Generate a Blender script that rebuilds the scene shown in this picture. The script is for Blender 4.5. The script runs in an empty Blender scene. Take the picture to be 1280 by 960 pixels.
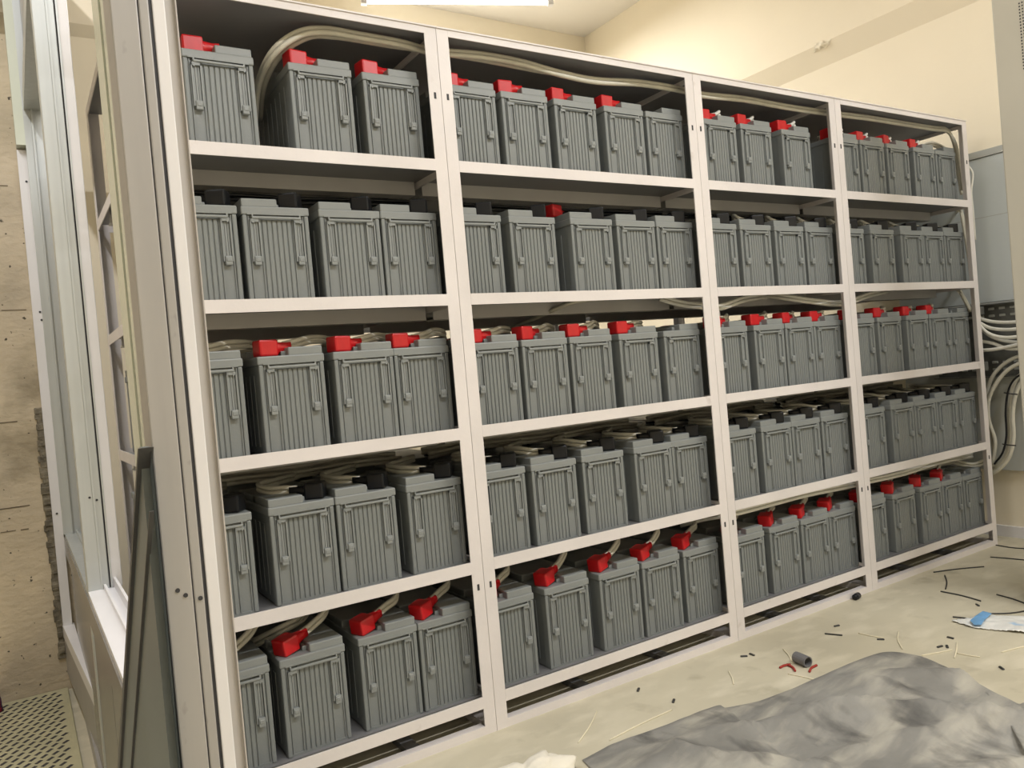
import bpy, bmesh, math, random
from mathutils import Vector, Matrix, noise
random.seed(7)
sc = bpy.context.scene
COL = sc.collection

# ------------------------------------------------------------------ camera
CAM = Vector((-0.28327, -2.01403, 1.05385))
YAW, PITCH, ROLL, FPX = math.radians(32.20293), math.radians(-1.04309), math.radians(-4.96716), 985.0
_f = Vector((math.sin(YAW)*math.cos(PITCH), math.cos(YAW)*math.cos(PITCH), math.sin(PITCH)))
_r0 = Vector((math.cos(YAW), -math.sin(YAW), 0)); _u0 = _r0.cross(_f)
_r = math.cos(ROLL)*_r0 + math.sin(ROLL)*_u0
_u = -math.sin(ROLL)*_r0 + math.cos(ROLL)*_u0
cd = bpy.data.cameras.new('camera'); cam = bpy.data.objects.new('camera', cd); COL.objects.link(cam)
M = Matrix((( _r.x, _u.x, -_f.x, CAM.x), (_r.y, _u.y, -_f.y, CAM.y), (_r.z, _u.z, -_f.z, CAM.z), (0,0,0,1)))
cam.matrix_world = M
cd.sensor_width = 36.0; cd.lens = FPX/1280*36.0; cd.clip_start = 0.05; cd.clip_end = 60
sc.camera = cam
def on(px, py, ax, v):
    d = (px-640)/FPX*_r - (py-480)/FPX*_u + _f
    return CAM + d*((v-CAM[ax])/d[ax])
def at(px, py, Y): return on(px, py, 1, Y)      # survey: photo point at a known depth
def fl(px, py, z=0.0): return on(px, py, 2, z)  # survey: photo point at a known height

# ------------------------------------------------------------------ world, exposure
w = bpy.data.worlds.new('world'); sc.world = w; w.use_nodes = True
w.node_tree.nodes['Background'].inputs[0].default_value = (0.9, 0.92, 1.0, 1)
w.node_tree.nodes['Background'].inputs[1].default_value = 0.15
sc.view_settings.view_transform = 'Standard'; sc.view_settings.look = 'None'
sc.view_settings.gamma = 1.0; sc.view_settings.use_curve_mapping = False
sc.view_settings.exposure = -0.06

# ceiling tubes: (centre, direction angle, watts)
TUBES = [((0.75, -2.35, 3.50), 0.0, 64), ((2.75, -2.35, 3.50), 0.0, 64), ((2.40, 2.49, 3.495), -0.365, 62), ((-0.75, -0.2, 3.50), 1.57, 46)]

# ------------------------------------------------------------------ helpers
def srgb(r, g, b):
    return tuple(((c/255)/12.92 if c/255 <= 0.04045 else ((c/255+0.055)/1.055)**2.4) for c in (r, g, b))
class MB:
    def __init__(s): s.v = []; s.f = []
    def add(s, vs, fs):
        n = len(s.v); s.v += [tuple(v) for v in vs]; s.f += [tuple(i+n for i in f) for f in fs]; return s
    def box(s, x0, x1, y0, y1, z0, z1):
        return s.add([(x0,y0,z0),(x1,y0,z0),(x1,y1,z0),(x0,y1,z0),(x0,y0,z1),(x1,y0,z1),(x1,y1,z1),(x0,y1,z1)],
            [(0,3,2,1),(4,5,6,7),(0,1,5,4),(1,2,6,5),(2,3,7,6),(3,0,4,7)])
    def bbox(s, x0, x1, y0, y1, z0, z1, b=0.003, seg=2):
        bm = bmesh.new(); bmesh.ops.create_cube(bm, size=1)
        for v in bm.verts: v.co = Vector(((x0+x1)/2+v.co.x*(x1-x0), (y0+y1)/2+v.co.y*(y1-y0), (z0+z1)/2+v.co.z*(z1-z0)))
        bmesh.ops.bevel(bm, geom=bm.edges[:], offset=b, segments=seg, affect='EDGES', profile=0.5)
        bm.verts.index_update()
        s.add([v.co[:] for v in bm.verts], [[v.index for v in f.verts] for f in bm.faces]); bm.free(); return s
    def prism(s, poly, axis, a, b):   # poly of 2D points extruded along axis
        def p(u, v, t): return {'x': (t,u,v), 'y': (u,t,v), 'z': (u,v,t)}[axis]
        n = len(poly); vs = [p(u,v,a) for u,v in poly]+[p(u,v,b) for u,v in poly]
        fs = [tuple(range(n))[::-1], tuple(range(n, 2*n))]+[(i,(i+1)%n,n+(i+1)%n,n+i) for i in range(n)]
        return s.add(vs, fs)
    def tube(s, pts, r, n=8, cap=True):
        pts = [Vector(p) for p in pts]; rings = []; up = None
        for i, p in enumerate(pts):
            t = (pts[min(i+1, len(pts)-1)]-pts[max(i-1, 0)]).normalized()
            if up is None: up = Vector((0,0,1)) if abs(t.z) < 0.9 else Vector((1,0,0))
            a = t.cross(up).normalized(); up = a.cross(t).normalized()
            rr = r[i] if isinstance(r, (list, tuple)) else r
            rings.append([p + a*math.cos(2*math.pi*k/n)*rr + up*math.sin(2*math.pi*k/n)*rr for k in range(n)])
        vs = [v for ring in rings for v in ring]; fs = []
        for i in range(len(pts)-1):
            for k in range(n):
                fs.append((i*n+k, i*n+(k+1)%n, (i+1)*n+(k+1)%n, (i+1)*n+k))
        if cap: fs += [tuple(range(n))[::-1], tuple(range((len(pts)-1)*n, len(pts)*n))]
        return s.add(vs, fs)
    def mesh(s, name, mat, smooth=False):
        me = bpy.data.meshes.new(name); me.from_pydata(s.v, [], s.f); me.update()
        bm = bmesh.new(); bm.from_mesh(me); bmesh.ops.recalc_face_normals(bm, faces=bm.faces[:]); bm.to_mesh(me); bm.free()
        me.materials.append(mat)
        if smooth: me.shade_smooth()
        return me
    def build(s, name, mat, parent=None, smooth=False):
        return link(name, s.mesh(name, mat, smooth), parent)
def link(name, me, parent=None, loc=(0,0,0), rot=(0,0,0)):
    o = bpy.data.objects.new(name, me); COL.objects.link(o); o.location = loc; o.rotation_euler = rot
    if parent: o.parent = parent
    return o
def empty(name, loc=(0,0,0), rz=0.0):
    o = bpy.data.objects.new(name, None); COL.objects.link(o); o.location = loc; o.rotation_euler = (0,0,rz)
    o.empty_display_size = 0.05; return o
def tag(o, label, cat, group=None, kind=None):
    o['label'] = label; o['category'] = cat
    if group: o['group'] = group
    if kind: o['kind'] = kind
    return o
def struct(o, label=None):
    o['kind'] = 'structure'
    if label: o['label'] = label
    return o
def crom(pts, n=6):
    P = [Vector(p) for p in pts]; P = [2*P[0]-P[1]]+P+[2*P[-1]-P[-2]]; out = []
    for i in range(1, len(P)-2):
        for k in range(n):
            t = k/n; a, b, c, d = P[i-1], P[i], P[i+1], P[i+2]
            out.append(0.5*((2*b)+(c-a)*t+(2*a-5*b+4*c-d)*t*t+(3*b-a-3*c+d)*t**3))
    out.append(P[-2]); return out

# ------------------------------------------------------------------ materials
def mat(name, col, rough=0.5, metal=0.0, var=0.0, scale=8.0, bump=0.0, bscale=40.0, col2=None, spec=0.5, emit=None, estr=0.0, coords='Object', stretch=None, ramp=(0.35, 0.65)):
    m = bpy.data.materials.new(name); m.use_nodes = True; nt = m.node_tree; b = nt.nodes['Principled BSDF']
    b.inputs['Base Color'].default_value = (*col, 1); b.inputs['Roughness'].default_value = rough; b.inputs['Metallic'].default_value = metal
    b.inputs['Specular IOR Level'].default_value = spec
    if emit: b.inputs['Emission Color'].default_value = (*emit, 1); b.inputs['Emission Strength'].default_value = estr
    tc = nt.nodes.new('ShaderNodeTexCoord'); src = tc.outputs[coords]
    if stretch:
        mp = nt.nodes.new('ShaderNodeMapping'); mp.inputs['Scale'].default_value = stretch; nt.links.new(src, mp.inputs[0]); src = mp.outputs[0]
    if var > 0 or col2:
        nz = nt.nodes.new('ShaderNodeTexNoise'); nz.inputs['Scale'].default_value = scale; nz.inputs['Detail'].default_value = 6
        nt.links.new(src, nz.inputs['Vector'])
        rp = nt.nodes.new('ShaderNodeValToRGB'); rp.color_ramp.elements[0].position = ramp[0]; rp.color_ramp.elements[1].position = ramp[1]
        c2 = col2 or tuple(min(1, c*(1+var)) for c in col); c1 = col if col2 else tuple(c*(1-var) for c in col)
        rp.color_ramp.elements[0].color = (*c1, 1); rp.color_ramp.elements[1].color = (*c2, 1)
        nt.links.new(nz.outputs[0], rp.inputs[0]); nt.links.new(rp.outputs[0], b.inputs['Base Color'])
    if bump > 0:
        n2 = nt.nodes.new('ShaderNodeTexNoise'); n2.inputs['Scale'].default_value = bscale; n2.inputs['Detail'].default_value = 5
        nt.links.new(src, n2.inputs['Vector'])
        bp = nt.nodes.new('ShaderNodeBump'); bp.inputs['Strength'].default_value = bump; bp.inputs['Distance'].default_value = 0.01
        nt.links.new(n2.outputs[0], bp.inputs['Height']); nt.links.new(bp.outputs[0], b.inputs['Normal'])
    return m
def layer(m, col, scale, lo, hi, detail=4, stretch=None):
    """mix a second noise-masked colour over a material's base colour"""
    nt = m.node_tree; b = nt.nodes['Principled BSDF']; inp = b.inputs['Base Color']
    tc = nt.nodes.new('ShaderNodeTexCoord'); src = tc.outputs['Object']
    if stretch:
        mp = nt.nodes.new('ShaderNodeMapping'); mp.inputs['Scale'].default_value = stretch; nt.links.new(src, mp.inputs[0]); src = mp.outputs[0]
    nz = nt.nodes.new('ShaderNodeTexNoise'); nz.inputs['Scale'].default_value = scale; nz.inputs['Detail'].default_value = detail
    nt.links.new(src, nz.inputs['Vector'])
    rp = nt.nodes.new('ShaderNodeValToRGB'); rp.color_ramp.elements[0].position = lo; rp.color_ramp.elements[1].position = hi
    nt.links.new(nz.outputs[0], rp.inputs[0])
    mx = nt.nodes.new('ShaderNodeMix'); mx.data_type = 'RGBA'
    nt.links.new(rp.outputs[0], mx.inputs[0])
    if inp.is_linked: nt.links.new(inp.links[0].from_socket, mx.inputs[6])
    else: mx.inputs[6].default_value = inp.default_value
    mx.inputs[7].default_value = (*col, 1)
    nt.links.new(mx.outputs[2], inp)
    return m

PAINT = mat('rack_paint', (0.72, 0.68, 0.665), 0.45, var=0.04, scale=5, bump=0.05, bscale=60)
layer(PAINT, (0.55, 0.5, 0.47), 14, 0.66, 0.8)
SHELFM = mat('shaded_shelf_sheet', (0.20, 0.20, 0.205), 0.4, metal=0.1, var=0.06, scale=6)  # painted like the rack, darkened so the colour carries the shade between shelves
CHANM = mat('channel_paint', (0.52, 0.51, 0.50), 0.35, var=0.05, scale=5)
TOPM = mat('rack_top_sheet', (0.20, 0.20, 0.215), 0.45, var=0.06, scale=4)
GREY = mat('battery_plastic', (0.205, 0.222, 0.219), 0.42, var=0.05, scale=4, bump=0.04, bscale=220)
LID = mat('battery_lid_plastic', (0.245, 0.263, 0.26), 0.42, var=0.05, scale=5, bump=0.04, bscale=200)
RED = mat('red_vinyl', (0.54, 0.010, 0.014), 0.33, var=0.08, scale=30)
BLACK = mat('black_vinyl', (0.008, 0.009, 0.011), 0.35, var=0.1, scale=30, spec=.3)
CABLE = mat('cable_sheath', (0.60, 0.58, 0.49), 0.45, var=0.06, scale=18)
CABW = mat('white_cable_sheath', (0.74, 0.73, 0.66), 0.45, var=0.05, scale=15)
WALL = mat('cream_wall_paint', (0.83, 0.755, 0.60), 0.85, var=0.025, scale=1.4, bump=0.06, bscale=30)
CEIL = mat('ceiling_paint', (0.80, 0.765, 0.71), 0.9, var=0.02, scale=2)
CONC = mat('stained_concrete_wall', (0.50, 0.43, 0.32), 0.9, var=0.12, scale=3.2, bump=0.5, bscale=24, stretch=(1,1,1.6))
layer(CONC, (0.66, 0.56, 0.40), 1.7, 0.45, 0.62)
layer(CONC, (0.20, 0.165, 0.10), 2.3, 0.6, 0.74, 7)
layer(CONC, (0.07, 0.06, 0.045), 46, 0.70, 0.74, 2)
FLOOR = mat('concrete_floor', (0.50, 0.46, 0.345), 0.75, var=0.07, scale=2.4, bump=0.16, bscale=18)
layer(FLOOR, (0.60, 0.555, 0.43), 5, 0.5, 0.72, 7, (1, 2.2, 1))
layer(FLOOR, (0.36, 0.325, 0.235), 7, 0.6, 0.78, 8)
ALU = mat('silver_aluminium', (0.50, 0.525, 0.52), 0.36, metal=0.35, var=0.05, scale=3, stretch=(14, 14, 0.4))
ALUD = mat('matt_grey_aluminium', (0.385, 0.375, 0.365), 0.42, metal=0.3, var=0.04, scale=4, stretch=(10, 10, 0.5))
layer(ALUD, (0.26, 0.25, 0.245), 60, 0.68, 0.76, 2, (1, 1, 0.5))
WHITE = mat('white_profile', (0.74, 0.73, 0.74), 0.35, var=0.02, scale=5)
WARMW = mat('warm_grey_profile', (0.50, 0.475, 0.45), 0.45, var=0.04, scale=8)
DARK = mat('dark_gap_rubber', (0.035, 0.035, 0.04), 0.6, var=0.05)
SEAL = mat('pale_green_gasket', (0.66, 0.70, 0.60), 0.25, var=0.05, scale=4, stretch=(1, 1, 0.4))
PANEL = mat('partition_panel', (0.22, 0.21, 0.19), 0.25, metal=0.1, var=0.12, scale=3, stretch=(1, 4, 0.3))
SHEET = mat('leaning_sheet', (0.125, 0.15, 0.16), 0.35, metal=0.0, var=0.08, scale=3, stretch=(1, 3, 0.3))
SHEETE = mat('leaning_sheet_edge', (0.06, 0.06, 0.063), 0.45, metal=0.0, var=0.05)
CAB = mat('beige_cabinet_paint', (0.50, 0.475, 0.395), 0.5, var=0.02, scale=3)
EPAN = mat('blue_grey_panel', (0.60, 0.645, 0.65), 0.4, var=0.03, scale=2)
EPAN2 = mat('grey_panel', (0.46, 0.475, 0.45), 0.45, var=0.04, scale=2)
GALV = mat('dark_galvanised', (0.16, 0.165, 0.155), 0.5, metal=0.4, var=0.2, scale=18)
TILE = mat('shaded_tile_paint', (0.43, 0.405, 0.26), 0.5, var=0.08, scale=9)  # yellow paint, its base colour lowered for the shade on the tile
TARP = mat('dusty_grey_tarp', (0.215, 0.21, 0.19), 0.7, var=0.2, scale=4.5, bump=0.45, bscale=22)
layer(TARP, (0.40, 0.38, 0.32), 5, 0.48, 0.72, 10, (1, 2.6, 1))
layer(TARP, (0.075, 0.073, 0.068), 6, 0.55, 0.75, 10, (2.4, 1, 1))
SACK = mat('white_sack_cloth', (0.70, 0.66, 0.56), 0.8, var=0.08, scale=8, bump=0.5, bscale=24)
GLOW = mat('lit_tube', (1, 1, 1), 0.4, emit=(1.0, 0.98, 0.93), estr=7.0)

# ------------------------------------------------------------------ room shell
CZ, XR, YB, YBL, XJ = 3.66, 3.88, 2.94, 1.42, 0.70
XL, YF = -1.7, -4.2
struct(MB().box(XL-.1, XR+.1, YF-.1, YB+.1, -0.1, 0.0).build('floor', FLOOR))
struct(MB().box(XL-.1, XR+.1, YF-.1, YB+.1, CZ, CZ+.1).build('ceiling', CEIL))
struct(MB().box(XJ, XR+.1, YB, YB+.1, 0, CZ).build('wall_back', WALL))
struct(MB().box(XR, XR+.1, YF-.1, YB, 0, CZ).build('wall_right', WALL))
struct(MB().box(-0.12, XJ, YBL, YB+.1, 0, CZ).build('wall_back_column', WALL))
struct(MB().box(XL-.1, -0.12, YBL, YB+.1, 0, CZ).build('wall_back_concrete', CONC))
wc = bpy.data.objects['wall_back_concrete']
JOINT = mat('formwork_joint', (0.16, 0.13, 0.09), .95, var=.3, scale=20)
for z_, a_, b_ in ((1.89, -1.6, -.24), (1.43, -1.6, -.22), (1.02, -1.0, -.24), (.70, -1.5, -.24), (.62, -1.2, -.28), (2.02, -.9, -.3)):
    m_ = MB(); x_ = a_
    while x_ < b_:
        l_ = random.uniform(.03, .12); zz_ = z_+.012*noise.noise(Vector((x_*4, z_*9, 0))); m_.box(x_, min(x_+l_, b_), YBL-.0015, YBL+.002, zz_, zz_+random.uniform(.002, .005)); x_ += l_*random.uniform(1.0, 1.5)
    m_.build('crack', JOINT, wc)
struct(MB().box(XL-.1, XL, YF-.1, YBL, 0, CZ).build('wall_left', CONC))
struct(MB().box(XL-.1, XR+.1, YF-.1, YF, 0, CZ).build('wall_front', WALL))
# thicker upper wall with a sloping ledge, on the right wall and behind the partition
struct(MB().prism([(XR, 2.665), (XR, CZ), (XR-.075, CZ), (XR-.075, 2.775)], 'y', YF, YB).build('trim_1', WALL))
struct(MB().prism([(YBL, 2.482), (YBL, CZ), (YBL-.045, CZ), (YBL-.045, 2.515)], 'x', -0.10, XJ).build('trim_2', WALL))
struct(MB().prism([(YBL, 2.455), (YBL, CZ), (YBL-.05, CZ), (YBL-.05, 2.515)], 'x', XL, -0.12).build('trim_3', CONC))
struct(MB().box(XR-.014, XR, YF, YB, 0, 0.055).build('baseboard_right', WHITE))

# ceiling tube lamps: housing, tube, end caps and the light they give
lab = ['ceiling tube lamp over the front of the room, nearer the partition', 'ceiling tube lamp over the front of the room, nearer the cabinet',
       'lit white tube lamp on the ceiling above the rack', 'ceiling tube lamp left of the partition']
for i, (c, ang, wt) in enumerate(TUBES):
    t = tag(empty('tube_lamp', c, ang), lab[i], 'lamp')
    L = 0.62
    MB().bbox(-L, L, -.035, .035, 0.03, 0.085, .006).build('housing', WHITE, t)
    for s in (-.4, .4): MB().tube([(s, 0, .085), (s, 0, CZ-c[2])], .008, 8).build('hanger', WHITE, t)
    MB().tube([(-L+.02,0,0.005), (L-.02,0,0.005)], 0.016, 12).build('tube', GLOW, t, True)
    for s in (-1, 1): MB().bbox(s*L-.02, s*L+.02, -.022, .022, -.018, .05, .005).build('end_cap', WHITE, t)
    ld = bpy.data.lights.new('tube_light', 'AREA'); ld.shape = 'RECTANGLE'; ld.size = 1.18; ld.size_y = 0.06
    ld.energy = wt; ld.color = (0.985, 0.985, 1.0)
    lo = bpy.data.objects.new('tube_light', ld); COL.objects.link(lo); lo.parent = t; lo.location = (0, 0, -0.022)

# ------------------------------------------------------------------ rack
ZT = {1: 1.676, 2: 1.287, 3: 0.898, 4: 0.506, 5: 0.111}
ZB = {1: 1.643, 2: 1.254, 3: 0.864, 4: 0.471, 5: 0.077}
BAYS = [(0.0, 0.83), (0.83, 1.86), (1.86, 2.676), (2.676, 3.696)]
DEP, T, PW, HT = 1.0, 0.003, 0.038, 2.061
bay_words = ['first bay beside the partition', 'second bay from the partition', 'third bay from the partition', 'last bay by the grey wall panel']
for bi, (x0, x1) in enumerate(BAYS):
    x0 += .0008; x1 -= .0008
    R = tag(empty('battery_rack', ((x0+x1)/2, DEP/2, 0)), 'white steel battery rack, ' + bay_words[bi], 'rack', 'white rack bays bolted side by side')
    ox, oy = (x0+x1)/2, DEP/2
    def part(name, mb, m, p=R):
        mb.v = [(x-ox, y-oy, z) for x, y, z in mb.v]; return mb.build(name, m, p)
    def lpost(xa, sx, ya, sy):   # angle-iron upright: two flanges
        m = MB(); a, b = sorted((xa, xa+sx*PW)); c, d = sorted((ya, ya+sy*T)); m.box(a, b, c, d, 0, HT-.004)
        a, b = sorted((xa, xa+sx*T)); c, d = sorted((ya+sy*T, ya+sy*PW)); m.box(a, b, c, d, 0, HT-.004); return m
    for xa, sx in ((x0, 1), (x1, -1)):
        for ya, sy in ((0, 1), (DEP, -1)): part('post', lpost(xa, sx, ya, sy), PAINT)
    xi0, xi1 = x0+PW, x1-PW
    for r in range(1, 6):
        zb, zt = ZB[r], ZT[r]
        part('front_rail', MB().box(xi0, xi1, -.0006, T, zb, zt).box(xi0, xi1, T, .034, zt-.018, zt-.0155), PAINT)
        part('rear_rail', MB().box(xi0, xi1, DEP-T, DEP, zb, zt), PAINT)
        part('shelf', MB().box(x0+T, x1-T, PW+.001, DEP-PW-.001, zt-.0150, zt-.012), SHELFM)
        part('cross_channel', MB().box(x0+.012, x1-.012, .20, .203, zb-.024, zt-.0155).box(x0+.012, x1-.012, .203, .25, zb-.024, zb-.021), CHANM)
        part('cross_channel', MB().box(x0+.012, x1-.012, .72, .723, zb-.024, zt-.0155).box(x0+.012, x1-.012, .723, .77, zb-.024, zb-.021), CHANM)
        for xs, s in ((x0, 1), (x1, -1)):
            a, b = sorted((xs+s*.0002, xs+s*T)); part('side_rail', MB().box(a, b, PW, DEP-PW, zb, zt), PAINT)
    part('base_rail', MB().box(xi0, xi1, 0, .028, 0.0, .025), PAINT)
    part('base_rail', MB().box(xi0, xi1, DEP-.028, DEP, 0.0, .025), PAINT)
    for xs, s in ((x0, 1), (x1, -1)):
        a, b = sorted((xs, xs+s*.028)); part('base_rail', MB().box(a, b, PW, DEP-PW, 0, .025), PAINT)
        a, b = sorted((xs, xs+s*T)); part('side_rail', MB().box(a, b, PW, DEP-PW, HT-.03, HT-.004), PAINT)
    for k in (0.35, 0.7):
        xx = x0+(x1-x0)*k; part('floor_batten', MB().box(xx-.02, xx+.02, .03, DEP-.03, 0.0, .018), SHELFM)
    part('top_rail', MB().box(xi0, xi1, -.0006, T, 2.037, HT-.004), PAINT)
    part('top_panel', MB().box(x0+.0005, x1-.0005, -.004, DEP, HT-.004, HT), PAINT)
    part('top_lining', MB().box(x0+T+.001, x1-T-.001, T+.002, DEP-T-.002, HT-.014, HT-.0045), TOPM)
    if True:
        for xs, s in ((x0, 1), (x1, -1)):
            for z in (1.86, 0.43):
                if bi == 0 and s == 1: continue
                part('bolt_hole', MB().box(xs+s*.02-.0035, xs+s*.02+.0035, -.0009, .0015, z-.009, z+.009), DARK)
            for z in (HT-.008,):
                part('bolt_head', MB().tube([(xs+s*.02, .02, HT), (xs+s*.02, .02, HT+.006)], .006, 8), GALV)

# ------------------------------------------------------------------ battery meshes (origin: middle of the front bottom edge)
W2, BL = 0.089, 0.450
def case_mesh():
    m = MB().bbox(-.0855, .0855, .007, BL-.006, 0, .226, .004)
    for a, b in ((-.0865, -.0745), (.0745, .0865)): m.bbox(a, b, .0015, .03, 0.0, .224, .003)   # corner pillars
    for cx in (-.057, .057):                                                                     # channel edges under the latches
        for dx in (-.0155, .0135): m.box(cx+dx, cx+dx+.0025, .0035, .008, 0.004, .222)
    x = -.0375
    for k in range(6): m.bbox(x, x+.0112, .0036, .010, 0.003, .212, .0016, 1); x += .0131
    
    m.box(-.0855, .0855, .004, .012, 0.0, .006)
    for k in range(8):                                                                            # ribs on both long sides
        y = .06+k*.045
        m.box(-.0872, -.085, y, y+.02, .02, .2).box(.085, .0872, y, y+.02, .02, .2)
    return m.mesh('case', GREY)
def lid_mesh(s):
    m = MB().bbox(-W2, W2, 0.0, BL, .224, .245, .0035)
    m.box(-.075, .075, -.001, .004, .224, .2285)
    def mir(a, b): return (a, b) if s > 0 else (-b, -a)
    a, b = mir(-.006, W2-.003); m.bbox(a, b, .004, .16, .243, .265, .003)
    a, b = mir(-.018, -.003); m.bbox(a, b, .03, .16, .243, .257, .002)
    m.bbox(-W2+.003, W2-.003, .13, BL-.13, .243, .265, .003)
    a, b = mir(-W2+.003, .006); m.bbox(a, b, BL-.15, BL-.004, .243, .265, .003)
    return m.mesh('lid', LID)
def handle_mesh():
    m = MB().bbox(-.064, .064, -.006, .0005, .213, .2195, .002)
    for sx in (-1, 1): m.box(sx*.062-.002, sx*.062+.002, -.004, .004, .203, .224)
    return m.mesh('handle', LID)
def latch_mesh():
    m = MB()
    for x in (-.0125, .0095): m.box(x, x+.003, -.0035, .006, .108, .2125)
    m.box(-.0125, .0125, -.0035, .006, .2055, .2125)
    for x in (-.0085, -.0025, .0035): m.box(x, x+.005, .0025, .006, .116, .2055)
    return m.mesh('latch', LID)
def clip_mesh(): return MB().bbox(-.0085, .0085, -.007, .006, .099, .121, .002).bbox(-.0065, .0065, -.0085, 0, .107, .117, .0015, 1).mesh('clip', LID)
def cover_mesh(s, mt, name):
    """battery terminal cover: boxy cap, tapered neck pointing to +x (s=1) or -x; origin at the cap's base"""
    m = MB().bbox(-.028, .024, -.025, .025, 0, .044, .005, 2); nbox = len(m.f)
    prof = [(.018, .020, .020, .020), (.028, .017, .017, .021), (.048, .0135, .0125, .0235), (.066, .0135, .0125, .025)]
    vs, fs = [], []
    n = 12
    for x, ry, rz, zc in prof:
        for k in range(n):
            a = 2*math.pi*k/n; vs.append((x, math.copysign(abs(math.cos(a))**.6, math.cos(a))*ry, zc+math.copysign(abs(math.sin(a))**.6, math.sin(a))*rz))
    for i in range(len(prof)-1):
        for k in range(n): fs.append((i*n+k, i*n+(k+1)%n, (i+1)*n+(k+1)%n, (i+1)*n+k))
    fs += [tuple(range(n)), tuple(range((len(prof)-1)*n, len(prof)*n))]
    m.add(vs, fs)
    if s < 0: m.v = [(-x, y, z) for x, y, z in m.v]
    me = m.mesh(name, mt, True)
    for f_ in me.polygons: f_.use_smooth = f_.index >= nbox
    return me
CASE, HANDLE, LATCH, CLIP = case_mesh(), handle_mesh(), latch_mesh(), clip_mesh()
LIDS = {1: lid_mesh(1), -1: lid_mesh(-1)}
COVR, COVB = cover_mesh(1, RED, 'red_cover'), cover_mesh(-1, BLACK, 'black_cover')
for me in (CASE, HANDLE, LATCH, CLIP, LIDS[1], LIDS[-1]):
    for v in me.vertices: v.co.z *= 1.05

# right-hand edges of the batteries along each shelf (metres from the partition end), bay by bay
EDGES = {
 1: [[0.308, 0.572, 0.778], [1.04, 1.232, 1.434, 1.643, 1.83], [2.108, 2.307, 2.546], [2.874, 3.059, 3.252, 3.463, 3.645]],
 2: [[0.23, 0.416, 0.623, 0.797], [1.018, 1.224, 1.458, 1.654, 1.834], [2.066, 2.26, 2.457, 2.66], [2.866, 3.087, 3.316, 3.506, 3.677]],
 3: [[0.211, 0.423, 0.635, 0.8], [1.045, 1.23, 1.417, 1.622, 1.825], [2.077, 2.291, 2.483, 2.676], [2.891, 3.084, 3.306, 3.498, 3.70]],
 4: [[0.197, 0.415, 0.593, 0.801], [1.029, 1.223, 1.425, 1.661, 1.821], [2.08, 2.284, 2.461, 2.653], [2.91, 3.131, 3.328, 3.527, 3.70]],
 5: [[0.207, 0.407, 0.621, 0.799], [1.019, 1.235, 1.451, 1.636, 1.832], [2.078, 2.289, 2.483, 2.668], [2.866, 3.097, 3.304, 3.495, 3.69]]}
KX = (0.046+2.014)/(0.03+2.014)
nth = ['first', 'second', 'third', 'fourth', 'fifth']
shelf_w = ['top', 'second', 'third', 'fourth', 'bottom']
bayn = ['first', 'second', 'third', 'last']
NOCOVER = {(1, 1, 4), (1, 3, 4), (3, 1, 4), (3, 3, 4), (5, 3, 4)}
tips = {}
YFRONT = 0.046
for r in range(1, 6):
    s = 1 if r % 2 else -1
    zs = ZT[r]-.012
    for b, lst in enumerate(EDGES[r]):
        bx0, bx1 = BAYS[b]; prev = bx0+.0045
        xs = [CAM.x+(e-CAM.x)*KX for e in lst]
        hi = bx1-.0045
        for i in range(len(xs)-1, -1, -1):            # no two cases may overlap
            xs[i] = min(xs[i], hi); hi = xs[i]-.1785
        lo = bx0+.0045
        for i in range(len(xs)):
            xs[i] = max(xs[i], lo+.178); lo = xs[i]+.0005
        for i, e in enumerate(xs):
            xc = e-W2
            gapl = (xc-W2) - (xs[i-1] if i else bx0); gapr = (xs[i+1]-.178 if i+1 < len(xs) else bx1)-e
            rz = random.uniform(-.012, .012) if min(gapl, gapr) > .014 else 0.0
            dy = random.uniform(0, .006)
            hascov = (r, b, i) not in NOCOVER
            cn = 'red' if s > 0 else 'black'
            t = empty('storage_battery', (xc, YFRONT+dy, zs), rz)
            desc = f'grey battery with {cn} terminal cover' if hascov else 'grey battery with bare lid'
            tag(t, f'{desc}, {nth[i]} from left in {bayn[b]} bay, {shelf_w[r-1]} shelf', 'battery', 'grey batteries in the front row of the rack')
            link('case', CASE, t); link('lid', LIDS[s], t); link('handle', HANDLE, t)
            for sx in (-1, 1):
                la = link('latch', LATCH, t, (sx*.057, 0, 0)); link('clip', CLIP, la)
            if hascov:
                ang = {1: 0.05, 2: -0.5, 3: 0.12, 4: -0.55, 5: 0.42}[r]+random.uniform(-.12, .12)
                tilt = {1: 0.0, 2: 0, 3: 0.0, 4: 0.0, 5: -0.14}[r]
                cx = -s*.052
                c = link('terminal_cover', COVR if s > 0 else COVB, t, (cx, .045,   .258 if r != 5 else .260), (0, tilt, ang))
                if s > 0: c['label'] = 'glossy red terminal cover'
                d = Vector((math.cos(ang)*s, math.sin(ang)*s, 0))
                tips[(r, b, i)] = (Vector((xc+cx, YFRONT+dy+.045, zs+.258+.025+(.008 if r == 5 else 0)))+d*.06, d)
        # back row, standing behind the front row
        for i, e in enumerate(xs):
            t = empty('storage_battery', (e-W2, 0.508, zs), 0)
            tag(t, f'grey battery in back row behind the {nth[i]} from left, {bayn[b]} bay, {shelf_w[r-1]} shelf', 'battery', 'grey batteries in the back row of the rack')
            link('case', CASE, t); link('lid', LIDS[s], t)
            if (r, b, i) not in NOCOVER:
                link('terminal_cover', COVR if s > 0 else COVB, t, (-s*.052, .045, .258), (0, 0, -s*.2))
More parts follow.
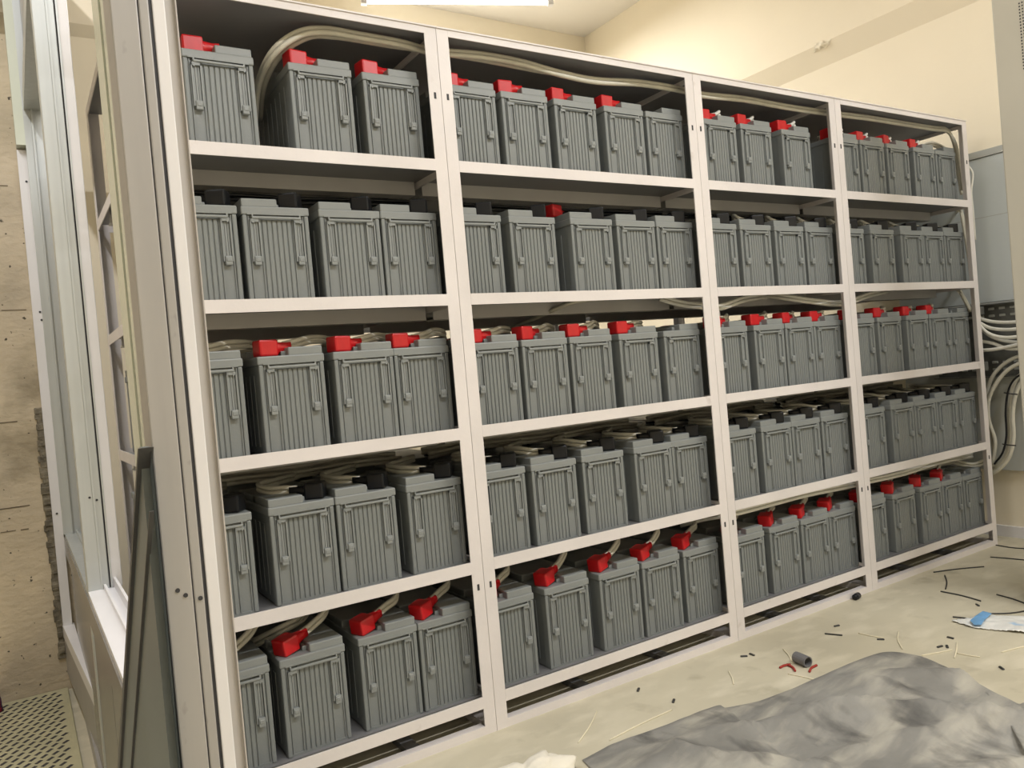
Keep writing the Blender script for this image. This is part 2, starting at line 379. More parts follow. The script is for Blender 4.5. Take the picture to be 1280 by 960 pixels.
# printing on the side of the back-row battery seen through the partition
bt = [o for o in bpy.data.objects if o.get('label', '').startswith('grey battery in back row behind the first from left, first bay, third')][0]
PRINT = mat('black_print', (0.03, 0.03, 0.03), 0.6, var=0.05)
m = MB()
for z, a, b_ in ((.175, .12, .17), (.162, .10, .19), (.135, .09, .2), (.112, .06, .2), (.1, .06, .24), (.088, .06, .22), (.076, .06, .25), (.064, .06, .2)):
    y = a
    while y < b_:
        y2 = y+random.uniform(.012, .03); m.box(-.0878, -.0870, y, min(y2, b_), z, z+.006); y = y2+.004
m.build('printed_lines', PRINT, bt)
b7 = [o for o in bpy.data.objects if o.get('label', '').endswith('third from left in second bay, second shelf')][0]
link('rear_terminal_cover', COVR, b7, (-.07, .12, .279), (0, 0, .3))['label'] = 'red cover behind the raised lid block'

# ------------------------------------------------------------------ cables
def cable(name, pts, label, rad=.0065, m=CABLE, twin=True, grp=None, sep=None, cat='cable'):
    base = Vector(pts[0]); t = tag(empty(name, base), label, cat, grp)
    C_ = crom([Vector(p)-base for p in pts])
    if not twin: MB().tube(C_, rad, 8).build('strand', m, t, True); return t
    for sg in (-1, 1):
        L = []
        for i, p in enumerate(C_):
            d = (C_[min(i+1, len(C_)-1)]-C_[max(i-1, 0)]).normalized()
            sd = sep or (Vector((0,0,1)) if abs(d.z) < .8 else Vector((1,0,0)))
            n_ = (sd-d*sd.dot(d)).normalized(); L.append(p+n_*sg*rad*1.02)
        MB().tube(L, rad, 8).build('strand', m, t, True)
    return t
G5 = 'twin cables leaving the red covers'
for (r, b, i), (p, d) in tips.items():
    where = f'{nth[i]} battery from left, {bayn[b]} bay, {shelf_w[r-1]} shelf'
    X, Y_, Z_ = Vector((1,0,0)), Vector((0,1,0)), Vector((0,0,1))
    j = lambda q=.012: random.uniform(-q, q)
    if r == 5:
        pts = [p-d*.012, p+d*.03+Z_*.012, p+d*.075+Z_*(.032+j()), p+d*.105+Y_*.05+Z_*(.045+j()), p+d*.09+Y_*.13+Z_*.045, p+d*.03+Y_*.24+Z_*.03]
    elif r == 3:
        pts = [p-d*.012, p+d*.03+Z_*.008, p+X*.085+Y_*.05+Z_*(.016+j(.008)), p+X*.15+Y_*.11+Z_*(.014+j(.008)), p+X*.20+Y_*.22+Z_*.004, p+X*.16+Y_*.33+Z_*.0]
    elif r == 4:
        pts = [p-d*.012, p+d*.025+Z_*.004, p+d*.06+Y_*.02+Z_*(.01+j(.006)), p+d*.07+Y_*.08+Z_*.012, p+X*.0+Y_*.17+Z_*.012, p+X*.10+Y_*.27+Z_*.01]
    elif r == 1 and b >= 2:
        pts = [p-d*.012, p+d*.02+Z_*.006, p+d*.05+Y_*.01+Z_*.022, p+d*.06+Y_*.05+Z_*.024, p+d*.01+Y_*.1+Z_*.012]
    elif r == 2 and b >= 2:
        pts = [p-d*.012, p+d*.012+Z_*.01, p-X*.0+Y_*.03+Z_*.024, p+X*.03+Y_*.07+Z_*.024, p+X*.06+Y_*.14+Z_*.008]
    elif r == 1:
        pts = [p-d*.012, p+d*.03, p+d*.05+Y_*.06-Z_*.002, p+d*.04+Y_*.14]
        cable('battery_cable', pts, 'grey cable behind the '+where, .006, CABLE, False, 'cables behind the top shelf covers'); continue
    else: continue
    cable('battery_cable', pts, 'twin pale cables from the '+where, .0066, CABLE if r > 2 else CABW, True, 'twin pale cables leaving the terminal covers')
# loose runs along the shelves
def up(pts):   # pins cable points under the rack top
    return [Vector((p.x, p.y, min(p.z, 2.026))) for p in pts]
cable('long_cable', up([at(318, 165, .30), at(322, 110, .2), at(340, 68, .10), at(372, 43, .07), at(405, 33, .06), at(450, 40, .06), at(500, 54, .06), at(540, 64, .06), at(600, 68, .06), at(650, 78, .06), at(700, 92, .06), at(745, 101, .06), at(800, 104, .06), at(850, 112, .06), at(880, 119, .06), at(930, 124, .06), at(985, 134, .06), at(1040, 142, .06), at(1085, 146, .06), at(1125, 152, .06), at(1165, 156, .06), at(1184, 163, .06), at(1194, 182, .06), at(1199, 210, .06), at(1203, 238, .06)]),
      'pair of long pale cables running under the rack top through all bays', .0078, CABLE, True, sep=Vector((0, .5, 1)))
cable('long_cable', up([at(325, 150, .34), at(330, 108, .22), at(350, 70, .13), at(385, 47, .10), at(420, 38, .09), at(470, 40, .09), at(530, 54, .09), at(600, 64, .09), at(680, 90, .09), at(750, 100, .09)]),
      'pale cable arching high over the gap in the first bay', .0078, CABLE, False)
cable('side_cable', [at(1148, 186, .3), at(1165, 180, .2), at(1184, 190, .12), at(1195, 205, .09), at(1199, 222, .08), at(1203, 243, .08)], 'pair of pale cables curving down inside the right end post', .007, CABLE, True)
cable('side_cable', [at(1190, 272, .25), at(1200, 262, .1), at(1206, 290, .08), at(1211, 320, .08), at(1214, 346, .08)], 'pale cable dropping by the right end post on second shelf', .006, CABLE, True)
cable('shelf_cable', [at(630, 415, .5), at(655, 404, .32), at(690, 388, .2), at(725, 374, .14), at(760, 371, .16)], 'pair of pale cables rising under the second shelf, second bay', .007, CABLE, True, sep=Vector((1, 0, .5)))
cable('shelf_cable', [at(825, 372, .12), at(850, 379, .10), at(872, 382, .09), at(900, 384, .09), at(930, 374, .12), at(960, 370, .2)], 'pale cables sagging under the second shelf between second and third bay', .007, CABW, True)
cable('shelf_cable', [at(955, 368, .2), at(985, 372, .12), at(1020, 377, .1), at(1055, 379, .09), at(1085, 369, .12), at(1110, 363, .2)], 'pale cables sagging under the second shelf between third and last bay', .007, CABW, True)
cable('shelf_cable', [at(1185, 361, .3), at(1196, 361, .14), at(1203, 370, .09), at(1213, 388, .09)], 'short pale cable bent down near the right end, third shelf', .006, CABLE, True)
cable('shelf_cable', [at(850, 655, .2), at(880, 647, .12), at(905, 643, .07), at(930, 638, .06), at(975, 626, .06), at(1010, 617, .07), at(1060, 607, .07), at(1090, 600, .06), at(1130, 591, .07), at(1175, 577, .10), at(1215, 569, .14)], 'pale cables slung along under the fourth shelf into the last bay', .007, CABW, True)
cable('shelf_cable', [at(1140, 590, .25), at(1165, 582, .2), at(1190, 577, .18), at(1215, 582, .14), at(1232, 576, .1)], 'loops of pale cable at the right end of bottom shelf', .0075, CABLE, True)
cable('shelf_cable', [at(300, 812, .3), at(330, 798, .2), at(355, 785, .16), at(378, 772, .2), at(388, 755, .3)], 'pair of pale cables behind first battery on the bottom shelf', .007, CABLE, True)
for k, (yy, lb) in enumerate(((598, 'upper'), (612, 'lower'))):
    for b, (x0, x1) in enumerate(BAYS):
        y = .40+k*.05; z = ZT[4]+.282+k*.013
        cable('link_cable', [(x0+.05, y, z), (x0+.25, y+.03, z+.006), ((x0+x1)/2, y-.02, z+.004), (x1-.2, y+.02, z+.006), (x1-.05, y, z)], f'{lb} pale cables lying across battery lids, {bayn[b]} bay, fourth shelf', .0066, CABLE, True)

for b, (x0, x1) in enumerate(BAYS[:3]):
    y = .16; z = ZT[2]+.296
    cable('link_cable', [(x0+.05, y, z), (x0+.25, y+.03, z+.005), ((x0+x1)/2, y+.01, z-.003), (x1-.2, y+.03, z+.006), (x1-.05, y, z)], f'black cables strung behind the terminal covers, {bayn[b]} bay, second shelf', .006, BLACK, True)
# ------------------------------------------------------------------ aluminium partition (runs back from its near post)
P = tag(empty('partition', (-.12, 0, 0)), 'silver aluminium partition frame with tall window openings left of the rack', 'partition')
def pp(name, mb, m, lab=None):
    mb.v = [(x+.12, y, z) for x, y, z in mb.v]; o = mb.build(name, m, P)
    if lab: o['label'] = lab
    return o
XO, XI = -.168, -.103
YN = -1.13
def X_at(px): return at(px, 480, YN).x
xa, xb, xc_, xd, xe, xf = X_at(182), X_at(218), X_at(231), X_at(236), X_at(252), X_at(267)
TOPZ = 2.75
pp('near_post', MB().bbox(xa, xb-.0012, YN, YN+.05, 0, TOPZ, .0015), ALUD, 'wide matt grey near post')
pp('near_post_cover', MB().bbox(xb, xc_, YN+.002, YN+.05, 0, TOPZ, .0015), ALUD)
pp('post_groove', MB().box(xb-.0012, xd, YN+.008, YN+.045, 0, TOPZ), DARK)
pp('white_jamb', MB().bbox(xd, xe, YN+.006, YN+.05, 0, TOPZ, .0012), WHITE, 'bright white jamb strip')
pp('jamb_rebate', MB().box(xe, xf-.0012, YN+.014, YN+.03, 0, TOPZ).box(xf-.0012, xf, YN+.008, YN+.03, 0, TOPZ), WARMW, 'warm grey rebate strip')
# channel on the window side of the near post
ya = on(176, 480, 0, XO).y; yb = on(169, 480, 0, XO).y; yc = on(160, 480, 0, XO).y
pp('glazing_channel', MB().box(XO, xb, YN+.05, yb-.012, .58, TOPZ), SEAL, 'pale green glazing channel')
pp('glazing_groove', MB().box(XO+.012, xb, yb-.012, yb+.008, .58, TOPZ), DARK)
pp('glazing_channel', MB().box(XO, xb, yb+.008, yc, .58, TOPZ), SEAL, 'pale green glazing channel')
# sill, lower panels, header
ZS = 0.588
YM = 0.25
pp('sill', MB().box(XO, XI, YN+.05, YM, ZS-.03, ZS).box(XI-.03, XI-.024, YN+.05, YM, ZS, ZS+.012).box(XI-.006, XI, YN+.05, YM, ZS, ZS+.025), WHITE, 'white window sill with track')
pp('sill', MB().box(XO, XI, YM+.05, YBL-.03, ZS-.03, ZS).box(XI-.03, XI-.024, YM+.05, YBL-.03, ZS, ZS+.012), ALU)
pp('sill_lip', MB().box(XO-.004, XO, YN+.05, YBL-.03, ZS-.075, ZS-.012), PANEL)
for a, b_ in ((-1.08, -.62), (-.61, -.2), (-.19, YM+.02), (YM+.03, .8), (.81, 1.2)):
    pp('lower_panel', MB().box(XO+.003, XO+.013, a, b_, .06, ZS-.03), PANEL)
pp('bottom_track', MB().box(XO-.006, XI, YN+.05, YBL, 0, .06), ALUD)
pp('header', MB().box(XO, XI, YN+.05, YBL, TOPZ-.06, TOPZ), ALU)
# mullion between the two openings: ridged front face, white stop
xm = XO+.049
pp('mullion', MB().bbox(XO, xm, YM, YM+.05, 0, TOPZ-.06, .002).box(XO+.03, XO+.034, YM-.004, YM, ZS, TOPZ-.06).box(XO+.052, XO+.056, YM-.004, YM, ZS, TOPZ-.06), ALU, 'ridged silver mullion')
pp('mullion_gap', MB().box(xm, xm+.004, YM+.006, YM+.05, ZS, TOPZ-.06), DARK)
pp('window_stop', MB().bbox(xm+.004, xm+.03, YM-.002, YM+.04, ZS, TOPZ-.06, .002), WHITE, 'white window stop strip')
# far jamb against the concrete wall, far transom
pp('far_jamb', MB().box(XO-.004, XI, YBL-.062, YBL-.002, ZS, CZ).box(XO+.02, XO+.026, YBL-.075, YBL-.062, ZS, TOPZ-.06), ALU)
pp('wall_flange', MB().box(XO-.034, XO-.004, YBL-.03, YBL-.001, .245, 2.02), WHITE, 'white flange strip against the wall')
pp('upper_flange', MB().box(XO-.034, XO-.004, YBL-.062, YBL-.001, 2.03, CZ), SEAL)
pp('far_transom', MB().box(XO, XI, YM+.05, YBL-.045, 2.16, 2.22), ALU)
pp('upper_infill', MB().box(XO+.02, XO+.03, YM+.05, YBL-.045, 2.22, TOPZ-.06), ALUD)
pp('far_ledge', MB().prism([(XO-.036, YBL-.001), (XO+.003, YBL-.001), (XO+.003, .55)], 'z', .20, .245), WHITE)
pp('far_plinth', MB().prism([(XO-.034, YBL-.001), (XO+.003, YBL-.001), (XO+.003, .57)], 'z', .06, .2), ALUD)
for px, py in ((222, 738), (232, 744)):
    q = at(px, py, YN); pp('screw_hole', MB().tube([(q.x, YN-.001, q.z), (q.x, YN+.002, q.z)], .0024, 8), DARK)
q = at(251, 748, YN); pp('screw_hole', MB().tube([(q.x, YN+.0008, q.z), (q.x, YN+.003, q.z)], .0024, 8), DARK)
for px, py in ((33, 227), (50, 390), (52, 400), (71, 642)):
    q = at(px, py, YBL-.03); pp('screw_hole', MB().tube([(q.x, YBL-.032, q.z), (q.x, YBL-.029, q.z)], .004, 8), DARK)
for px, py in ((112, 622), (121, 625)):
    q = at(px, py, YM); pp('screw_hole', MB().tube([(q.x, YM-.0015, q.z), (q.x, YM+.002, q.z)], .003, 8), DARK)

# dark sheet leaning behind the near post
q0 = on(178, 560, 0, XO-.012); q1 = on(148, 1000, 0, XO-.012)
S_ = tag(empty('leaning_sheet', (XO-.03, q0.y, 0)), 'dark grey sheet leaning in front of the sill behind the near post', 'sheet')
def qd(a, b, c, d, th, nrm, name, m_):
    vs = [Vector(v)-S_.location for v in (a, b, c, d)]; n_ = Vector(nrm)*th
    mb = MB().add([v for v in vs]+[v+n_ for v in vs], [(0,1,2,3), (7,6,5,4), (0,4,5,1), (1,5,6,2), (2,6,7,3), (3,7,4,0)]); return mb.build(name, m_, S_)
zt_, yt_ = q0.z, q0.y
slope = (q1.y-q0.y)/(q1.z-q0.z)
def ed(z, off=0): return yt_+(z-zt_)*slope+off
zb_ = 0.065
xt, xbm = XO-.012, XO-.0121
def xz(z): return xt+(z-zt_)*(xbm-xt)/(q1.z-zt_)
zb_ = max(.02, q1.z-.25)
A_, B_ = (xz(zt_), ed(zt_, 0), zt_), (xz(zb_), ed(zb_, 0), zb_)
YE = YN+.003
qd(A_, B_, (xz(zb_), YE, zb_), (xz(zt_), YE, zt_), .008, (1, 0, 0), 'face', SHEET)
qd((A_[0]-.004, A_[1]+.004, A_[2]), (B_[0]-.004, B_[1]+.01, B_[2]), (B_[0]-.004, B_[1]-.03, B_[2]), (A_[0]-.004, A_[1]-.004, A_[2]), .014, (1, 0, 0), 'edge_fold', SHEETE)
qd((A_[0]-.003, A_[1]-.03, A_[2]-.06), (B_[0]-.003, B_[1]-.16, B_[2]), (B_[0]-.003, B_[1]-.165, B_[2]), (A_[0]-.003, A_[1]-.034, A_[2]-.06), .004, (1, 0, 0), 'crease', SHEETE)

# ------------------------------------------------------------------ left side: perforated floor tile, cloth bundle
TX1, TY1 = -.205, YBL-.01
t = tag(empty('perforated_tile', (TX1-.3, TY1-.6, 0)), 'pale yellow perforated metal floor tile by the concrete wall', 'floor tile')
MB().bbox(-.3, .3, -.6, .6, 0.0, .012, .003).build('plate', TILE, t)
m = MB(); k = 0
y = -.57
while y < .57:
    x = -.285+(.015 if k % 2 else 0)
    while x < .268:
        m.add([(x, y, .0124), (x+.008, y-.009, .0124), (x+.024, y+.009, .0124), (x+.016, y+.018, .0124)], [(0,1,2,3)]); x += .030
    y += .034; k += 1
o = m.build('slots', DARK, t); o['kind'] = 'stuff'
def blob(name, m_, loc, size, seed, amp=.35, sub=4, flat=True):
    bm = bmesh.new(); bmesh.ops.create_icosphere(bm, subdivisions=sub, radius=1)
    for v in bm.verts:
        n_ = noise.noise(v.co*1.7+Vector((seed, 0, 0)))*amp+noise.noise(v.co*4.5+Vector((0, seed, 0)))*amp*.35
        v.co = Vector((v.co.x*size[0], v.co.y*size[1], v.co.z*size[2]))*(1+n_)
        if flat: v.co.z = max(v.co.z, 0.0)
    me = bpy.data.meshes.new(name); bm.to_mesh(me); bm.free(); me.materials.append(m_); me.shade_smooth()
    return link(name, me, None, loc)
PURP = mat('purple_cloth', (0.08, 0.03, 0.12), 0.9, col2=(0.28, 0.02, 0.05), scale=9, ramp=(.48, .52))
q = fl(-8, 888, .012)
tag(blob('cloth_bundle', PURP, (q.x-.02, q.y-.02, .012), (.05, .05, .10), 3), 'small purple and red cloth bundle on the perforated tile', 'cloth')
# rough dark mortar edge where the partition meets the wall
m = MB(); z = .12
MORT = mat('rough_mortar', (0.17, 0.15, 0.11), 0.95, var=0.4, scale=30, bump=0.8, bscale=60)
vs = []
while z < 1.05:
    wd = .018+.02*abs(noise.noise(Vector((0, 0, z*9))))+random.uniform(0, .008); d_ = .008+random.uniform(0, .006)
    m.bbox(-.202-wd, -.2, YBL-d_, YBL, z, z+.022+random.uniform(0, .008), .003, 1); z += .02
tag(m.build('mortar_edge', MORT), 'rough dark mortar strip on the concrete wall beside the partition', 'mortar', kind='stuff')

# ------------------------------------------------------------------ right side: wall panel, cable tray, bundles, beige cabinet
q0 = on(1213, 192, 0, XR-.03)
ZP = q0.z
t = tag(empty('wall_panel', (XR, -.4, .4)), 'blue grey metal panel on the right wall beyond the rack', 'panel')
def rel(mb, base): mb.v = [(x-base[0], y-base[1], z-base[2]) for x, y, z in mb.v]; return mb
bs = t.location
zl = on(1262, 588, 0, XR-.03).z
zc1 = on(1245, 377, 0, XR-.03).z; zc2 = on(1255, 470, 0, XR-.03).z
rel(MB().bbox(XR-.03, XR-.001, -1.2, .5, zc1, ZP-.035, .002), bs).build('upper_sheet', EPAN, t)
rel(MB().box(XR-.036, XR-.001, -1.2, .5, ZP-.033, ZP), bs).build('top_trim', EPAN2, t)
rel(MB().bbox(XR-.03, XR-.001, -1.2, .5, zl, zc1-.002, .002), bs).build('lower_sheet', EPAN2, t)
zsm = on(1250, 268, 0, XR-.03).z
rel(MB().box(XR-.0306, XR-.029, -1.2, .5, zsm, zsm+.003), bs).build('seam', EPAN2, t)
t = tag(empty('cable_tray', (XR-.06, -.3, zc2)), 'dark perforated steel cable tray on the grey wall panel', 'cable tray')
rel(MB().box(XR-.05, XR-.031, -1.2, .3, zc2, zc1-.01), t.location).build('web', GALV, t)
rel(MB().box(XR-.10, XR-.05, -1.2, .3, zc2, zc2+.004).box(XR-.10, XR-.05, -1.2, .3, zc1-.014, zc1-.01), t.location).build('flange', GALV, t)
m = MB()
for zz in (zc1-.04, zc1-.075, zc2+.03, zc2+.065):
    y = -1.1
    while y < .25: m.bbox(XR-.056, XR-.05, y, y+.028, zz, zz+.012, .002, 1); y += .05
o = rel(m, t.location).build('tray_slots', EPAN2, t); o['kind'] = 'stuff'
def pw(px, py, dx=.13): return on(px, py, 0, XR-dx)
runs = [[(1224, 398), (1240, 402), (1262, 403), (1290, 400), (1320, 398)], [(1222, 402), (1238, 410), (1262, 412), (1290, 408), (1320, 404)],
        [(1222, 404), (1236, 417), (1258, 422), (1290, 418), (1320, 414)], [(1222, 408), (1240, 421), (1262, 427), (1290, 428), (1320, 428)],
        [(1222, 426), (1240, 429), (1262, 436), (1290, 434), (1320, 430)], [(1222, 438), (1240, 437), (1262, 433), (1290, 426), (1320, 420)]]
rw = ['topmost', 'second', 'third', 'fourth', 'fifth', 'lowest']
for k, pts in enumerate(runs):
    cable('tray_cable', [pw(x, y, .11+.014*(k % 3)) for x, y in pts], f'white cable crossing the cable tray, {rw[k]} of six', .0085, CABW, False, 'white cables on the cable tray')
drops = [[(1300, 440), (1272, 446), (1254, 456), (1240, 472), (1233, 495), (1234, 520), (1241, 548), (1243, 575)],
         [(1300, 446), (1275, 454), (1258, 464), (1245, 480), (1236, 500), (1236, 525), (1244, 552), (1240, 582)],
         [(1305, 456), (1288, 462), (1272, 472), (1264, 490), (1261, 515), (1262, 545), (1257, 568), (1246, 582), (1236, 588)],
         [(1305, 462), (1290, 468), (1277, 478), (1269, 496), (1266, 520), (1267, 548), (1261, 572), (1248, 587), (1238, 593)]]
dn = ['outer pale cable curling down left of the wall panel bundle', 'inner pale cable curling down left of the wall panel bundle', 'left pale cable of the tied bundle bending on grey panel', 'right pale cable of the tied bundle bending on grey panel']
for k, pts in enumerate(drops):
    cable('drop_cable', [pw(x, y, .10+.02*(k % 2)) for x, y in pts], dn[k], .0095, CABLE, False, 'pale cables hanging on the grey wall panel')
cable('drop_cable', [pw(x, y, .13) for x, y in ((1300, 458), (1284, 464), (1268, 474), (1260, 490), (1257, 515), (1258, 545), (1253, 566), (1243, 580))], 'thin black cable along the tied bundle', .005, BLACK, False)
for k, (px, py) in enumerate(((1264, 492), (1262, 556))):
    a = pw(px-9, py-1, .155); b_ = pw(px+8, py+1, .155)
    tag(MB().tube(crom([a, (a+b_)/2+Vector((-.008, 0, 0)), b_]), .003, 6).build('cable_tie', BLACK), ('upper' if k == 0 else 'lower')+' black cable tie around the pale bundle', 'cable tie')
for k, (px, py, w_) in enumerate(((1212, 389, .03), (1214, 459, .025))):
    q = at(px+6, py, .0)
    tag(MB().bbox(3.698, 3.735, .0, .03, q.z-.02, q.z+.02, .004).build('bracket', GALV), ('upper' if k == 0 else 'lower')+' dark steel bracket on the right end post', 'bracket')
cable('end_cable', [at(1211, 208, .01), at(1216, 218, .0), at(1214, 240, .01), at(1216, 262, .01), at(1219, 300, .02)], 'thin white cable down the outside of right end post', .005, CABW, False)
# beige cabinet at the right edge
qa = at(1261, 300, -.55)
t = tag(empty('beige_cabinet', (qa.x+.14, -.75, 0)), 'tall beige grey cabinet with perforated vent at the right edge', 'cabinet')
x0 = qa.x
rel(MB().bbox(x0, x0+.28, -.95, -.55, 0, 2.35, .006), t.location).build('body', CAB, t)
# vent on its left side, near the top
m = MB()
ve = on(1271, 40, 0, x0).y; zz = on(1276, 88, 0, x0).z
while zz < 2.2:
    y = ve-.012
    while y > ve-.10: m.box(x0-.0008, x0+.001, y-.0045, y, zz, zz+.0055); y -= .0095
    zz += .011
o = rel(m, t.location).build('vent_holes', DARK, t); o['kind'] = 'stuff'

# plaster lump on the ledge
PLA = mat('crumbled_plaster', (0.78, 0.72, 0.58), 0.95, bump=0.8, bscale=60, var=.1)
q = on(1026, 56, 0, XR-.075)
tag(blob('plaster_lump', PLA, (XR-.07, q.y, q.z), (.016, .045, .024), 11, .8, 4, False), 'crumbled plaster lump on the wall ledge', 'plaster')

# ------------------------------------------------------------------ floor things
# tarp heap
RIDGE = [(728, 950, .003), (770, 928, .010), (835, 905, .018), (895, 882, .026), (908, 884, .020), (955, 874, .045), (1020, 848, .085), (1075, 824, .115), (1110, 815, .125), (1150, 820, .13), (1195, 840, .13), (1235, 868, .125), (1262, 905, .11), (1290, 955, .09), (1330, 1030, .05)]
rp3 = crom([fl(*p) for p in RIDGE], 10)
NV = 70; bm = bmesh.new(); rows = []
for k_, R_ in enumerate(rp3):
    u_ = k_/(len(rp3)-1)
    away = Vector((R_.x-CAM.x, R_.y-CAM.y, 0)).normalized()
    near = Vector((.62+1.15*u_, -1.62-.12*u_, .05))
    col = [Vector((R_.x, R_.y, 0))+away*(R_.z*.9+.004)]
    col[0].z = .0005
    mid_ = (Vector((R_.x, R_.y, 0))+away*(R_.z*.45)); mid_.z = R_.z*.66; col.append(mid_)
    for v in range(NV+1):
        t_ = (v/NV); p = R_.lerp(near, t_)
        fall = min(1, t_*7)
        q_ = Vector((p.x*4, p.y*4, 1.3))
        dz = .020*noise.noise(q_)+.009*noise.noise(q_*2.7)+.004*noise.noise(q_*6)
        r_ = 1-abs(noise.noise(Vector(((p.x+p.y*.7)*4.2, (p.y-p.x*.45)*1.7, 7)))); dz += .030*r_**6
        r2 = 1-abs(noise.noise(Vector(((p.x-p.y*.5)*3.0, (p.y+p.x*.6)*5.5, 17)))); dz += .014*r2**8
        edge = min(1, u_*9)
        p.z = max(.003, p.z + (dz-.012)*fall*edge + .02*fall*edge*math.sin(min(1, t_*2.2)*math.pi))
        if v == 0: p.z += .002*noise.noise(q_*5)
        col.append(p)
    rows.append([bm.verts.new((p.x-1.4, p.y+.9, p.z)) for p in col])
for a, b_ in zip(rows, rows[1:]):
    for k_ in range(len(a)-1): bm.faces.new((a[k_], a[k_+1], b_[k_+1], b_[k_]))
bmesh.ops.recalc_face_normals(bm, faces=bm.faces[:])
me = bpy.data.meshes.new('tarp'); bm.to_mesh(me); bm.free(); me.materials.append(TARP); me.shade_smooth()
tag(link('tarp', me, None, (1.4, -.9, 0)), 'crumpled dusty grey tarp heaped on the floor in front', 'tarp')
q = fl(660, 985)
bl = blob('sack', SACK, (q.x, q.y, 0), (.15, .08, .055), 5, .45, 5)
bl.rotation_euler = (0, 0, .25)
tag(bl, 'crumpled white cloth sack at the bottom edge beside the tarp', 'sack')

def strip(name, a, b, wd, th, m_, label, cat, grp, bend=0.0):
    p0, p1 = fl(*a), fl(*b); mid = (p0+p1)/2; d = p1-p0; n_ = Vector((-d.y, d.x, 0)).normalized()
    pts = crom([Vector((0,0,0))+p0-mid, n_*bend*d.length, p1-mid], 5)
    pts = [Vector((p.x, p.y, th)) for p in pts]
    o = MB().tube(pts, [wd]*len(pts), 6).build(name, m_, None, True); o.location = (mid.x, mid.y, 0); tag(o, label, cat, grp); return o
BWIRE = mat('black_wire', (0.03, 0.03, 0.028), 0.5, var=.1)
wires = [((1167, 716), (1230, 709), .03, 'long straight black wire offcut on the floor near the last bay'),
         ((1238, 697), (1284, 701), .02, 'black wire offcut pointing from the wall skirting'),
         ((1181, 720), (1182, 737), .03, 'short upright black wire offcut below the long straight one'),
         ((1176, 740), (1226, 752), .05, 'black wire offcut left of the plastic wrapper'),
         ((1246, 744), (1286, 757), .05, 'black wire offcut above the plastic wrapper by the frame edge'),
         ((1227, 768), (1290, 763), -.10, 'curved black wire lying over the blue wrapper end'),
         ((1191, 772), (1222, 776), .05, 'short bent black wire on the white wrapper tip'),
         ((1245, 682), (1290, 687), -.1, 'thin black cable at the foot of the right end post'),
         ((1031, 793), (1053, 795), .0, 'small brown wire offcut in the middle of the floor')]
for a, b_, bd, lb in wires: strip('wire_offcut', a, b_, .0028, .0028, BWIRE, lb, 'wire', 'dark wire offcuts on the floor', bd)
PALE = mat('pale_offcut', (0.75, 0.69, 0.52), .7, var=.08)
pales = [((723, 929), (746, 890), 'pale strip offcut standing toward the tarp left end'), ((762, 926), (840, 888), 'long pale strip offcut along the tarp left edge'),
         ((979, 812), (990, 830), 'pale sliver left of the grey pipe piece'), ((1073, 792), (1104, 798), 'thin pale strip offcut left of the tarp peak'),
         ((1123, 790), (1128, 812), 'pale sliver just above the tarp peak'), ((1193, 823), (1196, 804), 'short pale stick right of the tarp peak'),
         ((1152, 820), (1190, 813), 'pale strip offcut pointing right of tarp peak'), ((1252, 816), (1284, 808), 'pale strip offcut near the right frame edge'),
         ((1196, 817), (1225, 822), 'faint pale strip offcut right of the short stick'), ((911, 840), (917, 856), 'tiny pale sliver on the floor before the second bay'), ((985, 843), (1018, 850), 'pale sliver between the two red scraps')]
for a, b_, lb in pales: strip('strip_offcut', a, b_, .002, .002, PALE, lb, 'offcut', 'pale strip offcuts on the floor', random.uniform(-.05, .05))
bits = [(1188, 798), (1184, 809), (1175, 809), (1252, 836), (930, 821), (798, 863), (842, 877), (1101, 800), (1222, 757), (1046, 783), (940, 819)]
wd = ['upper dark bit by the short pale stick', 'right dark bit of two beside the short stick', 'left dark bit of two beside the short stick', 'lone dark bit right of the tarp', 'dark bit in front of the third bay',
      'dark bit on the floor before the second bay', 'dark sliver on floor left of the tarp fold', 'dark bit at the end of a thin pale strip', 'tiny dark bit above the plastic wrapper', 'faint dark sliver left of centre floor', 'second dark bit in front of the third bay']
for (px, py), lb in zip(bits, wd):
    q = fl(px, py); o = MB().bbox(-.012, .012, -.004, .004, 0, .005, .0015, 1).build('debris_bit', BWIRE); o.location = q; o.rotation_euler = (0, 0, random.uniform(0, 3)); tag(o, lb, 'debris', 'dark debris bits on the floor')
REDS = mat('red_scrap', (0.35, 0.03, 0.02), .6, var=.1)
for a, b_, lb in (((975, 836), (988, 832), 'left red plastic scrap beside the pipe piece'), ((984, 832), (994, 840), 'bent end of red scrap left of the pipe piece'), ((1012, 841), (1021, 833), 'right red plastic scrap below the pipe piece')):
    strip('red_scrap', a, b_, .004, .004, REDS, lb, 'scrap', 'red plastic scraps by the pipe', .1)
# grey pipe piece
PIPE = mat('grey_pipe', (0.17, 0.17, 0.175), .5, var=.1, scale=20)
q = fl(1003, 831)
t = tag(empty('pipe_piece', (q.x, q.y, 0.018), .3), 'short grey plastic pipe piece lying on the floor', 'pipe')
m = MB(); n = 16; L = .028
for rad, flip in ((.018, 1), (.0145, -1)):
    pass
vs = []; fs = []
for x in (-L, L):
    for rad in (.018, .0145):
        for k in range(n): vs.append((x, math.cos(2*math.pi*k/n)*rad, math.sin(2*math.pi*k/n)*rad))
for k in range(n):
    k2 = (k+1) % n
    fs += [(k, k2, 2*n+k2, 2*n+k), (n+k, 3*n+k, 3*n+k2, n+k2), (k, n+k, n+k2, k2), (2*n+k, 2*n+k2, 3*n+k2, 3*n+k)]
m.add(vs, fs).build('pipe_wall', PIPE, t)
for x in (-.014, 0, .014): MB().tube([(x-.002, 0, 0), (x+.002, 0, 0)], .0186, 16, False).build('ridge', PIPE, t)
pd = fl(1015, 834)-fl(992, 824); t.rotation_euler = (0, 0, math.atan2(pd.y, pd.x))
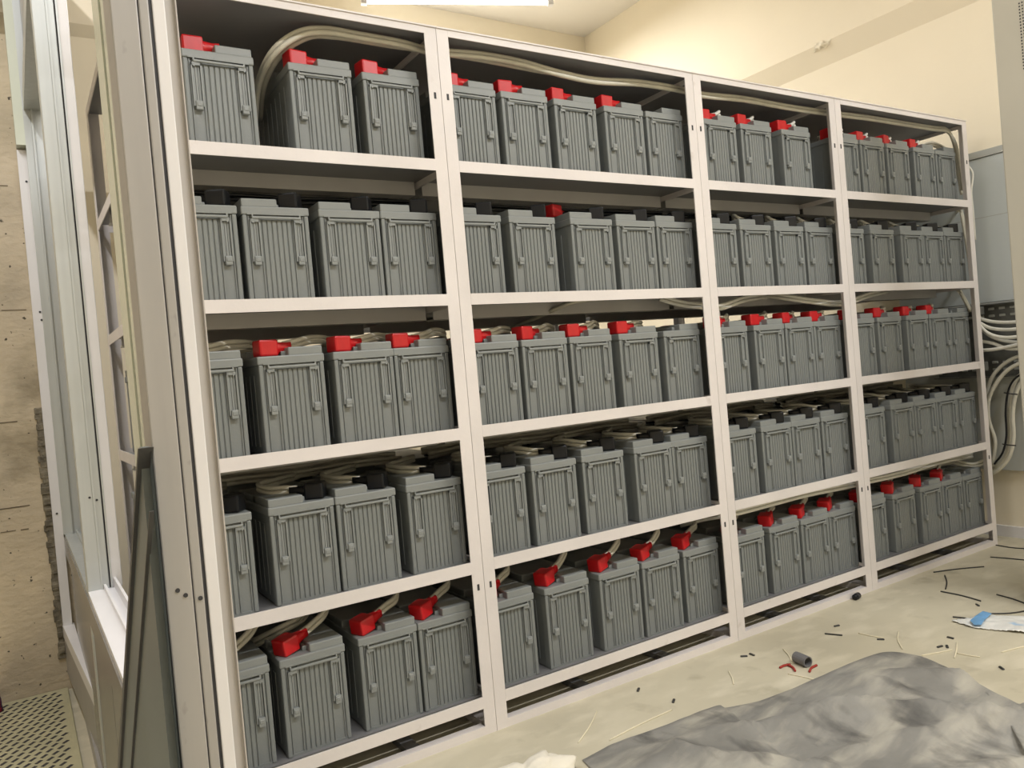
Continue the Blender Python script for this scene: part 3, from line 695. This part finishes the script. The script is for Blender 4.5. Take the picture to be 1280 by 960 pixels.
# black plug at the rack foot
q = fl(1071, 749)
t = tag(empty('black_plug', (q.x, q.y, .012), .2), 'small black rubber plug on the floor at the foot of the third bay', 'plug')
MB().tube([(-.022, 0, 0), (-.018, 0, 0), (.018, 0, 0), (.022, 0, 0)], [.008, .012, .012, .008], 12).build('body', BLACK, t, True)
MB().tube([(-.006, 0, 0), (.006, 0, 0)], .0127, 12).build('ring', DARK, t)
# plastic wrapper
WRAP = mat('white_wrapper', (0.74, 0.74, 0.70), .3, col2=(0.30, 0.50, 0.72), scale=7, ramp=(.62, .68))
bm = bmesh.new(); P4 = [fl(1188, 777), fl(1215, 786), fl(1300, 795), fl(1300, 772), fl(1235, 771)]
ctr = sum(P4, Vector())/5
def inpoly(p):
    c = False
    for i in range(5):
        a, b_ = P4[i], P4[(i+1) % 5]
        if (a.y > p.y) != (b_.y > p.y) and p.x < (b_.x-a.x)*(p.y-a.y)/(b_.y-a.y)+a.x: c = not c
    return c
mnx, mxx = min(p.x for p in P4), max(p.x for p in P4); mny, mxy = min(p.y for p in P4), max(p.y for p in P4)
N = 40; gv = {}
for i in range(N+1):
    for j in range(N+1):
        p = Vector((mnx+(mxx-mnx)*i/N, mny+(mxy-mny)*j/N, 0))
        gv[i, j] = (bm.verts.new((p.x-ctr.x, p.y-ctr.y, .006+.006*abs(noise.noise(p*22))+.004*noise.noise(p*9))), inpoly(p))
for i in range(N):
    for j in range(N):
        c = (gv[i, j], gv[i+1, j], gv[i+1, j+1], gv[i, j+1])
        if sum(v[1] for v in c) >= 3: bm.faces.new([v[0] for v in c])
for v in [v for v in bm.verts if not v.link_faces]: bm.verts.remove(v)
me = bpy.data.meshes.new('wrapper'); bm.to_mesh(me); bm.free(); me.materials.append(WRAP); me.shade_smooth()
o = link('plastic_wrapper', me, None, (ctr.x, ctr.y, 0)); md = o.modifiers.new('thick', 'SOLIDIFY'); md.thickness = .002
BLUE = mat('blue_film', (0.16, 0.36, 0.62), .3, var=.2, scale=30)
pb = [fl(x_, y_) for x_, y_ in ((1213, 781), (1218, 786), (1227, 786), (1231, 780), (1240, 772), (1229, 769), (1220, 775))]
pm = MB().add([(p_.x-ctr.x, p_.y-ctr.y, z_) for z_ in (.014, .016) for p_ in pb], [tuple(range(7)), tuple(range(13, 6, -1))]+[(k_, (k_+1) % 7, 7+(k_+1) % 7, 7+k_) for k_ in range(7)])
pm.build('blue_film', BLUE, o)['label'] = 'blue film patch'
tag(o, 'crumpled white and blue plastic wrapper on the floor at right', 'wrapper')
